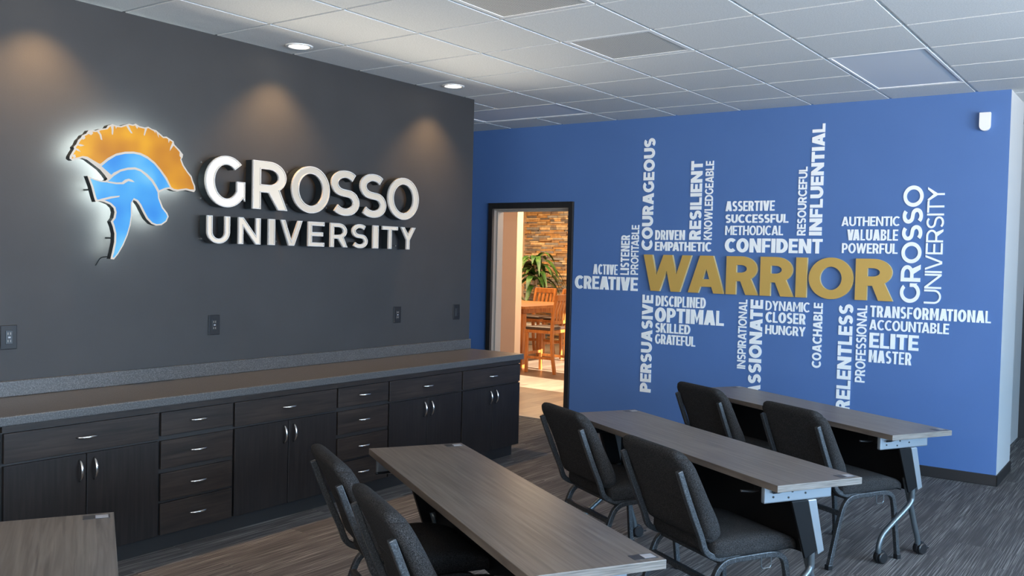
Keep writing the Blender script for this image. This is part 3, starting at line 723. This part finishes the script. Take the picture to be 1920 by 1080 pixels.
CREST = [(130,325),(134,310),(148,282),(162,262),(160,245),(176,228),(190,200),(208,184),(220,168),(245,155),(258,138),(300,140),(335,127),(380,120),(395,102),(418,96),(440,105),(475,108),(508,98),(530,92),(558,98),(574,93),(598,108),(640,118),(664,113),(685,126),(714,138),(738,158),(766,182),(788,182),(806,194),(831,210),(835,230),(870,268),(895,298),(893,314),(885,332),(900,374),(930,420),(957,455),(966,484),(979,517),(982,541),(960,541),(930,533),(893,537),(868,541),(845,537),(826,526),(795,460),(752,400),(712,352),(662,311),(612,286),(560,276),(500,277),(438,290),(378,322),(328,362),(318,358),(282,338),(240,312),(205,307),(170,317)]
BAND = [(338,378),(385,339),(440,305),(502,292),(560,291),(608,301),(656,326),(704,364),(742,410),(782,468),(812,524),(778,530),(740,546),(722,512),(697,472),(657,432),(614,401),(572,386),(520,388),(468,401),(420,424),(405,438)]
BODY = [(392,476),(425,446),(472,416),(520,404),(570,402),(608,415),(645,446),(684,486),(708,524),(727,560),(731,603),(756,670),(788,711),(796,731),(783,759),(753,780),(723,783),(696,773),(663,739),(640,697),(615,645),(593,615),(562,600),(541,634),(541,718),(531,788),(511,857),(482,926),(449,984),(422,1018),(416,1012),(426,980),(440,912),(442,848),(430,797),(419,765),(436,742),(444,700),(435,664),(405,635),(362,616),(332,611),(308,612),(300,592),(281,520),(260,464),(284,474),(330,488),(372,492)]
ACC = [[(366,482),(400,486),(440,492),(478,490),(500,472),(525,466),(548,474),(566,490),(545,487),(522,482),(506,492),(488,504),(440,504),(380,494)],
       [(300,616),(340,604),(400,590),(462,584),(458,594),(410,602),(360,614),(330,622)]]
SP = [[(300,132),(318,133),(334,160),(340,196),(330,192),(322,160)], [(400,98),(420,96),(418,130),(414,160),(407,155),(406,125)], [(430,92),(445,96),(436,118)], [(505,92),(525,96),(538,125),(552,150),(540,148),(522,122)],
      [(565,86),(590,104),(584,118)], [(638,110),(654,112),(644,140),(636,166),(630,160),(635,135)], [(690,122),(706,128),(712,148)], [(716,132),(730,142),(736,180),(726,160)], [(800,188),(812,194),(804,216)],
      [(832,206),(844,226),(828,248),(812,272),(815,250)], [(882,268),(905,300),(888,318),(880,306)], [(908,372),(922,394),(910,394)], [(240,150),(268,130),(276,150),(262,162)], [(196,182),(218,170),(222,184),(206,194)], [(160,228),(186,224),(216,234),(190,240)], [(150,252),(172,258),(190,278),(165,270)], [(128,300),(150,296),(156,316),(140,322)]]
hx0, hz0 = hp(430, 1020)
t = thing('helmet_emblem', (hx0, W, hz0), 0, 'lit crested helmet emblem in amber and blue, left of the sign letters on dark wall', 'sign')
def hl(l): return ccw([(x-hx0, z-hz0) for x, z in (hp(*p) for p in l)])
hf = lambda x, y, d: Vector((x, -d, y))
o = hl(OUT); oi = offset_loop(o, -.012)
b = nb(); prism(b, o, [], hf, .075, .112); obj('emblem_return', b, M_can, t)
b = nb(); prism(b, o, [], hf, .112, .118); obj('white_border', b, glow_mat('lit_border_acrylic', [(.3, (.86, .80, .74)), (.7, (.96, .92, .86))], .75, 6), t)
b = nb(); prism(b, hl(CREST), [], hf, .118, .121); crest = obj('amber_crest', b, M_orange, t)
b = nb(); prism(b, hl(BAND), [], hf, .118, .121); obj('blue_band', b, M_sky, t)
b = nb(); prism(b, hl(BODY), [], hf, .118, .121); body = obj('blue_face', b, M_sky, t)
Mb = bpy.data.materials['lit_border_acrylic']
for a in ACC: b = nb(); prism(b, hl(a), [], hf, .1212, .123); obj('white_accent', b, Mb, body)
for a in SP: b = nb(); prism(b, hl(a), [], hf, .1212, .123); obj('white_tuft', b, Mb, crest)
b = nb(); prism(b, offset_loop(o, -.008), [], hf, .068, .0745); obj('halo_backlight', b, M_halo, t)
for p in ((250, 250), (560, 180), (850, 400), (450, 880), (700, 720), (300, 540)):
    x, z = hp(*p); b = nb(); tube(b, [(x-hx0, 0, z-hz0), (x-hx0, -.068, z-hz0)], .005, 8); obj('standoff', b, M_can, t)
x, z = hp(405, 1010); b = nb(); tube(b, smoothpath([(x-hx0, -.08, z-hz0), (x-hx0-.01, -.03, z-hz0-.01), (x-hx0-.022, -.003, z-hz0-.05)]), .003, 6); obj('power_cord', b, M_can, t)

# ------------------------------------------------------------------ training tables
def flip_table(cx, cy, head, label):
    rz = math.radians(head-90)
    t = thing('training_table', (cx, cy, 0), rz, label, 'table', 'long folding training tables in rows')
    HX, HY, Z1, Z0 = .225, .895, .72, .691
    b = nb(); box(b, -HX, HX, -HY, HY, Z0, Z1)
    bmesh.ops.recalc_face_normals(b, faces=b.faces[:])
    for f in b.faces: f.material_index = 1 if abs(f.normal.y) > .5 else 0  # table ends get a lighter wood: the light on them is in the colour
    obj('tabletop', b, [M_ttop, M_tedge], t, bevel=.002)
    for s in (-1, 1):
        ye = s*(HY-.10)
        b = nb(); box(b, -.215, .145, ye-.012, ye+.012, .622, Z0); br = obj('end_bracket', b, M_silver, t, bevel=.006)
        b = nb()
        for x, z in ((-.17, .648), (-.07, .664), (-.09, .64), (.0, .652)):
            tube(b, [(x, ye+s*.012, z), (x, ye+s*.0145, z)], .0045, 8)
        obj('screws', b, M_plastic, br)
        b = nb(); tube(b, [(-.12, ye+s*.02, .675), (-.155, ye+s*.028, .672), (-.18, ye+s*.02, .670)], .006, 6); obj('latch', b, M_plastic, br)
        # leaning column: black inner plate with a silver outer cover
        ci = ye+s*(-.006)
        prof = [(-.075, .622), (.012, .622), (.075, .40), (.008, .37)]
        f = lambda x, z, d: Vector((x, d, z))
        b = nb(); prism(b, prof, [], f, ci-.022, ci+.010*s if s < 0 else ci+.010); col = obj('leg_column', b, M_blackm, t, bevel=.004)
        b = nb(); prism(b, [(.012, .622), (.056, .622), (.108, .395), (.076, .382)], [], f, ci-.024, ci+.016); obj('column_cover', b, M_silver, col, bevel=.004)
        # two bent tube feet
        p1 = smoothpath([(.055, ci, .44), (.060, ci, .36), (.045, ci, .305), (-.09, ci, .205), (-.155, ci, .15), (-.18, ci, .09), (-.18, ci, .05)], 5)
        b = nb(); tube(b, p1, .0155, 12); ft = obj('foot_tube', b, M_tubem, t, smooth=True)
        p2 = smoothpath([(.04, ci-s*.034, .44), (.085, ci-s*.034, .30), (.125, ci-s*.034, .17), (.15, ci-s*.034, .10), (.16, ci-s*.034, .05)], 5)
        b = nb(); tube(b, p2, .0155, 12); ft2 = obj('foot_tube', b, M_tubem, t, smooth=True)
        for fx, fy in ((-.18, ci), (.16, ci-s*.034)):
            cst = nb()
            M1 = Matrix.Translation((fx+.016, fy, .032)) @ Matrix.Rotation(math.radians(90), 4, 'X')
            for o_ in (-.014, .014):
                lathe(cst, [(.004, o_-.012), (.027, o_-.012), (.032, o_-.008), (.032, o_+.008), (.027, o_+.012), (.004, o_+.012)], 20, M1)
            c_ = obj('caster', cst, M_plastic, t, smooth=False)
            cst = nb(); M2 = Matrix.Translation((fx+.014, fy, .036)) @ Matrix.Rotation(math.radians(90), 4, 'X')
            lathe(cst, [(.01, -.008), (.036, -.008), (.038, 0), (.036, .008), (.01, .008)], 20, M2); tube(cst, [(fx, fy, .05), (fx, fy, .075)], .012, 10)
            obj('fork', cst, M_plastic, c_)
            cst = nb(); box(cst, fx+.042, fx+.074, fy-.010, fy+.010, .026, .034); obj('brake_pedal', cst, M_plastic, c_)
    b = nb(); box(b, .058, .070, -.78, .78, .37, .66); obj('modesty_panel', b, M_blackm, t, bevel=.003)
    b = nb(); box(b, -.045, -.015, -.78, .78, .648, .672); obj('cross_rail', b, M_blackm, t)
    for s in (-1, 1):
        b = nb(); tube(b, smoothpath([(-.13, s*.70, .655), (-.19, s*.705, .650), (-.245, s*.69, .652)]), .006, 8); obj('flip_lever', b, M_plastic, t, smooth=True)
        b = nb(); box(b, -.16, -.09, s*.70-.03, s*.70+.03, .640, Z0); obj('lever_block', b, M_blackm, t, bevel=.004)
    for s in (-1, 1):
        yy = s*(HY-.045)
        b = nb(); box(b, .13, .212, yy-.022, yy+.022, Z1, Z1+.0008); st = obj('corner_sticker', b, M_stickb, t)
        b = nb(); box(b, .168, .207, yy-.017, yy+.017, Z1+.0008, Z1+.0013); obj('printed_patch', b, M_stickw, st)
    return t
tabs = [(2.743, 2.078, 59.0, 'grey wood-topped training table in the middle foreground with two chairs on its left'),
        (4.230, 1.923, 60.3, 'grey wood-topped training table in the second row with its silver end bracket in view'),
        (5.717, 1.852, 61.3, 'grey wood-topped training table standing closest to the blue wall, casters in view'),
        (1.070, 2.199, 60.3, 'grey wood-topped training table cut off in the bottom left corner of the photo')]
t0 = flip_table(*tabs[0])
for cx, cy, hd, lab in tabs[1:]: copy_tree(t0, (cx, cy, 0), math.radians(hd-90), lab)

# ------------------------------------------------------------------ stacking chairs
def make_chair(label):
    """local frame: +Y faces forward, rear feet at y=-.25, front feet at y=.25, half track .235"""
    t = thing('stacking_chair', (0, 0, 0), 0, label, 'chair', 'charcoal stacking chairs at the training tables')
    P = lambda tt, z, x: (x, tt-.25, z)
    # seat pad
    b = nb()
    def sd(p):
        q = p.copy(); fx = p.x/.235; fy = p.y/.23
        if q.z > .43: q.z += .012*(1-fx*fx)*(1-fy*fy)
        if fy > .4: q.z -= .022*((fy-.4)/.6)**2 if q.z > .41 else 0
        return q
    rbox(b, (0, .052, .424), (.234, .224, .042), .030, 14, sd); obj('seat', b, M_fabric, t, smooth=True)
    # padded back, leaning and swelling towards the small of the back
    def lean(z):                                     # centre line of the back, y in chair frame
        u = (z-.44)/.40; return -.165-.175*u+.018*math.sin(u*math.pi)
    b = nb()
    def bd(p):
        u = (p.z-.44)/.40; q = p.copy()
        swell = 1+.55*math.exp(-((u-.22)/.2)**2)-.1*u
        d = p.y
        q.y = lean(p.z)+(d*swell if d > 0 else d)
        for R_, zc in ((.075, .842-.075), (.05, .45+.05)):   # round the corners of the pad
            dx = abs(p.x)-(.240-R_); dz = (p.z-zc) if zc > .6 else (zc-p.z)
            if dx > 0 and dz > 0:
                k = max(dx, dz)/math.hypot(dx, dz)
                q.x = math.copysign(.240-R_+dx*k, p.x); q.z = zc+dz*k*(1 if zc > .6 else -1)
        q.y += lean(q.z)-lean(p.z)
        return q
    rbox(b, (0, 0, .646), (.240, .036, .196), .034, 18, bd); back = obj('backrest', b, M_fabric, t, smooth=True)
    b = nb(); tube(b, [(x, lean(.625)-.0365, .625) for x in (-.19, -.1, 0, .1, .19)], .0022, 6); obj('back_seam', b, M_fseam, back)
    for s in (-1, 1):
        x = s*.222
        arch = smoothpath([P(0, .012, x*1.03), P(.055, .20, x), P(.088, .305, x), P(.118, .352, x), P(.165, .373, x), P(.27, .377, x), P(.385, .377, x), P(.437, .362, x), P(.462, .318, x), P(.480, .20, x), P(.50, .012, x*1.03)], 4)
        b = nb(); tube(b, arch, .0125, sq=True, ref=(1, 0, 0)); fr = obj('leg_frame', b, M_frame, t, bevel=.004)
        for yy in (0, .5):
            b = nb(); px = P(yy, 0, x*1.03); box(b, px[0]-.015, px[0]+.015, px[1]-.015, px[1]+.015, 0, .028); obj('foot_cap', b, M_plastic, fr, bevel=.003)
        xu = s*.212
        up = smoothpath([(xu, lean(.765)-.048, .765), (xu, .32*-.222+.68*(lean(.765)-.048), .665), (xu, .66*-.222+.34*(lean(.765)-.048), .565), (xu, -.228, .485), (xu, -.205, .425), (xu, -.17, .398), (xu, -.12, .384), (xu, -.03, .380)], 4)
        b = nb(); tube(b, up, .0125, sq=True, ref=(1, 0, 0)); obj('back_upright', b, M_frame, t, bevel=.004)
    b = nb(); tube(b, [P(.080, .288, -.222), P(.080, .288, .222)], .011, sq=True); obj('stretcher', b, M_frame, t)
    b = nb(); tube(b, [P(.13, .372, -.222), P(.13, .372, .222)], .011, sq=True); obj('seat_rail', b, M_frame, t)
    b = nb(); tube(b, [P(.40, .372, -.222), P(.40, .372, .222)], .011, sq=True); obj('seat_rail', b, M_frame, t)
    b = nb(); xw = .237
    tube(b, [(xw, .07, .372), (xw, .07, .335), (xw, .078, .325), (xw, .115, .325), (xw, .122, .335), (xw, .122, .368)], .0025, 6); obj('ganging_hook', b, M_tubem, t)
    return t
chairs = [((2.40, 2.373), -29.5, 'charcoal stacking chair at the middle foreground table, the one nearer the cabinets'),
          ((2.055, 1.785), -29.5, 'charcoal stacking chair at the middle foreground table, cut by the bottom edge'),
          ((3.953, 2.296), -29.3, 'charcoal stacking chair at the second row table, the one nearer the doorway'),
          ((3.451, 1.523), -29.3, 'charcoal stacking chair at the second row table with its whole seat pad in view'),
          ((5.295, 2.142), -28.8, 'charcoal stacking chair at the table by the blue wall, the left one of two'),
          ((4.89, 1.42), -28.8, 'charcoal stacking chair by the blue wall table, right one with feet in view')]
c0 = None
for (rx, ry), hd, lab in chairs:
    h = math.radians(hd); F = Vector((math.cos(h), math.sin(h), 0)); Lf = Vector((-F.y, F.x, 0))
    c = Vector((rx, ry, 0))+F*.25+Lf*.235
    if c0 is None:
        c0 = make_chair(lab); c0.location = c; c0.rotation_euler = (0, 0, h-math.pi/2)
    else: copy_tree(c0, c, h-math.pi/2, lab)

# ------------------------------------------------------------------ dining furniture through the doorway
def counter_chair(label):
    t = thing('counter_chair', (0, 0, 0), 0, label, 'chair', 'honey wood counter chairs in the dining room')
    b = nb(); box(b, -.225, .225, -.20, .225, .565, .61); obj('seat_frame', b, M_owood, t, bevel=.006)
    b = nb(); rbox(b, (0, .012, .632), (.222, .212, .024), .022, 8); obj('seat_pad', b, M_leather, t, smooth=True)
    for s in (-1, 1):
        b = nb(); tube(b, smoothpath([(s*.2, -.26, 0), (s*.2, -.215, .3), (s*.2, -.205, .6), (s*.2, -.225, .85), (s*.2, -.28, 1.10)]), .02, sq=True, ref=(1, 0, 0)); obj('back_post', b, M_owood, t)
        b = nb(); box(b, s*.2-.02, s*.2+.02, .18, .22, 0, .565); obj('leg', b, M_owood, t, bevel=.003)
        b = nb(); box(b, s*.2-.011, s*.2+.011, -.21, .19, .20, .235); obj('side_stretcher', b, M_owood, t)
    b = nb(); box(b, -.18, .18, .19, .212, .25, .29); obj('footrest', b, M_owood, t)
    b = nb(); box(b, -.215, .215, -.298, -.262, 1.03, 1.115); obj('top_rail', b, M_owood, t, bevel=.006)
    b = nb(); box(b, -.18, .18, -.238, -.216, .70, .745); obj('lower_rail', b, M_owood, t)
    for k in range(4):
        x = -.12+k*.08; b = nb(); tube(b, [(x, -.228, .74), (x, -.236, .88), (x, -.278, 1.04)], .007, sq=True, ref=(1, 0, 0), rx=.022); obj('slat', b, M_owood, t)
    return t
q0 = counter_chair('honey wood counter chair nearest the doorway, seen from behind with brown seat pad')
q0.location = (10.86, 7.22, 0); q0.rotation_euler = (0, 0, math.radians(4))
copy_tree(q0, (12.75, 8.70, 0), math.radians(88), 'honey wood counter chair on the far side of dining table beside the plant')
copy_tree(q0, (12.70, 8.16, 0), math.radians(80), 'honey wood counter chair on the far side, half hidden behind the nearest chair')
t = thing('dining_table', (11.65, 8.45, 0), 0, 'honey wood counter-height dining table beyond the doorway', 'table')
b = nb(); box(b, -.78, .75, -.85, .85, .875, .915); obj('tabletop', b, M_owood, t, bevel=.006)
b = nb(); box(b, -.66, .66, -.73, .73, .80, .875); obj('apron', b, M_owood, t)
for sx_ in (-1, 1):
    for sy_ in (-1, 1):
        b = nb(); box(b, sx_*.64-.045, sx_*.64+.045, sy_*.70-.045, sy_*.70+.045, 0, .80); obj('leg', b, M_owood, t, bevel=.005)
# potted corn plant
px_, py_ = 14.2, 9.76
t = thing('corn_plant', (px_, py_, 0), 0, 'tall leafy corn plant on a bare stem before the stone wall', 'plant')
b = nb(); lathe(b, [(.13, 0), (.16, .02), (.20, .36), (.21, .40), (.18, .40), (.17, .34)], 24); obj('pot', b, M_pot, t, smooth=True)
b = nb(); tube(b, smoothpath([(0, 0, .32), (.02, -.03, .8), (0, -.06, 1.2), (.01, -.03, 1.58)]), [.035]*18+[.03], 10); obj('stem', b, M_trunk, t, smooth=True)
b = nb(); rnd = random.Random(3)
def leaf(b, base, az, ln, rise, wid):
    d = Vector((math.cos(az), math.sin(az), 0)); sd = Vector((-d.y, d.x, 0)); prev = None; n = 10
    for k in range(n+1):
        u = k/n; c = Vector(base)+d*ln*(u-.18*u*u)+Vector((0, 0, rise*u-ln*1.05*u*u))
        w = wid*(math.sin(math.pi*min(1, .12+u*.9)))**.8*(1 if u < .98 else .1)
        cur = [b.verts.new(c-sd*w), b.verts.new(c+Vector((0, 0, -.012))), b.verts.new(c+sd*w)]
        if prev:
            for i in (0, 1): b.faces.new((prev[i], prev[i+1], cur[i+1], cur[i]))
        prev = cur
for k in range(48):
    zb = rnd.choice((1.6, 1.54, 1.48, 1.4, 1.3, 1.2, 1.1)); leaf(b, (0, -.04, zb), k*2.4+rnd.uniform(-.3, .3), rnd.uniform(.45, .75), rnd.uniform(.25, .55), rnd.uniform(.045, .065))
obj('foliage', b, M_leaf, t, smooth=True, recalc=False)
px_, py_ = 13.2, 9.55
t = thing('rubber_plant', (px_, py_, 0), 0, 'shorter broad-leaved plant half hidden by the wall edge left of the corn plant', 'plant')
b = nb(); lathe(b, [(.11, 0), (.13, .02), (.16, .30), (.165, .33), (.14, .33), (.135, .28)], 24); obj('pot', b, M_pot, t, smooth=True)
b = nb(); tube(b, smoothpath([(0, 0, .25), (.02, .0, .7), (0, .02, 1.2)]), .015, 8); obj('stem', b, M_trunk, t, smooth=True)
b = nb()
for k in range(22): leaf(b, (0, .02, .75+.021*k), k*2.4, rnd.uniform(.24, .34), rnd.uniform(.2, .35), rnd.uniform(.05, .065))
obj('foliage', b, M_leaf, t, smooth=True, recalc=False)
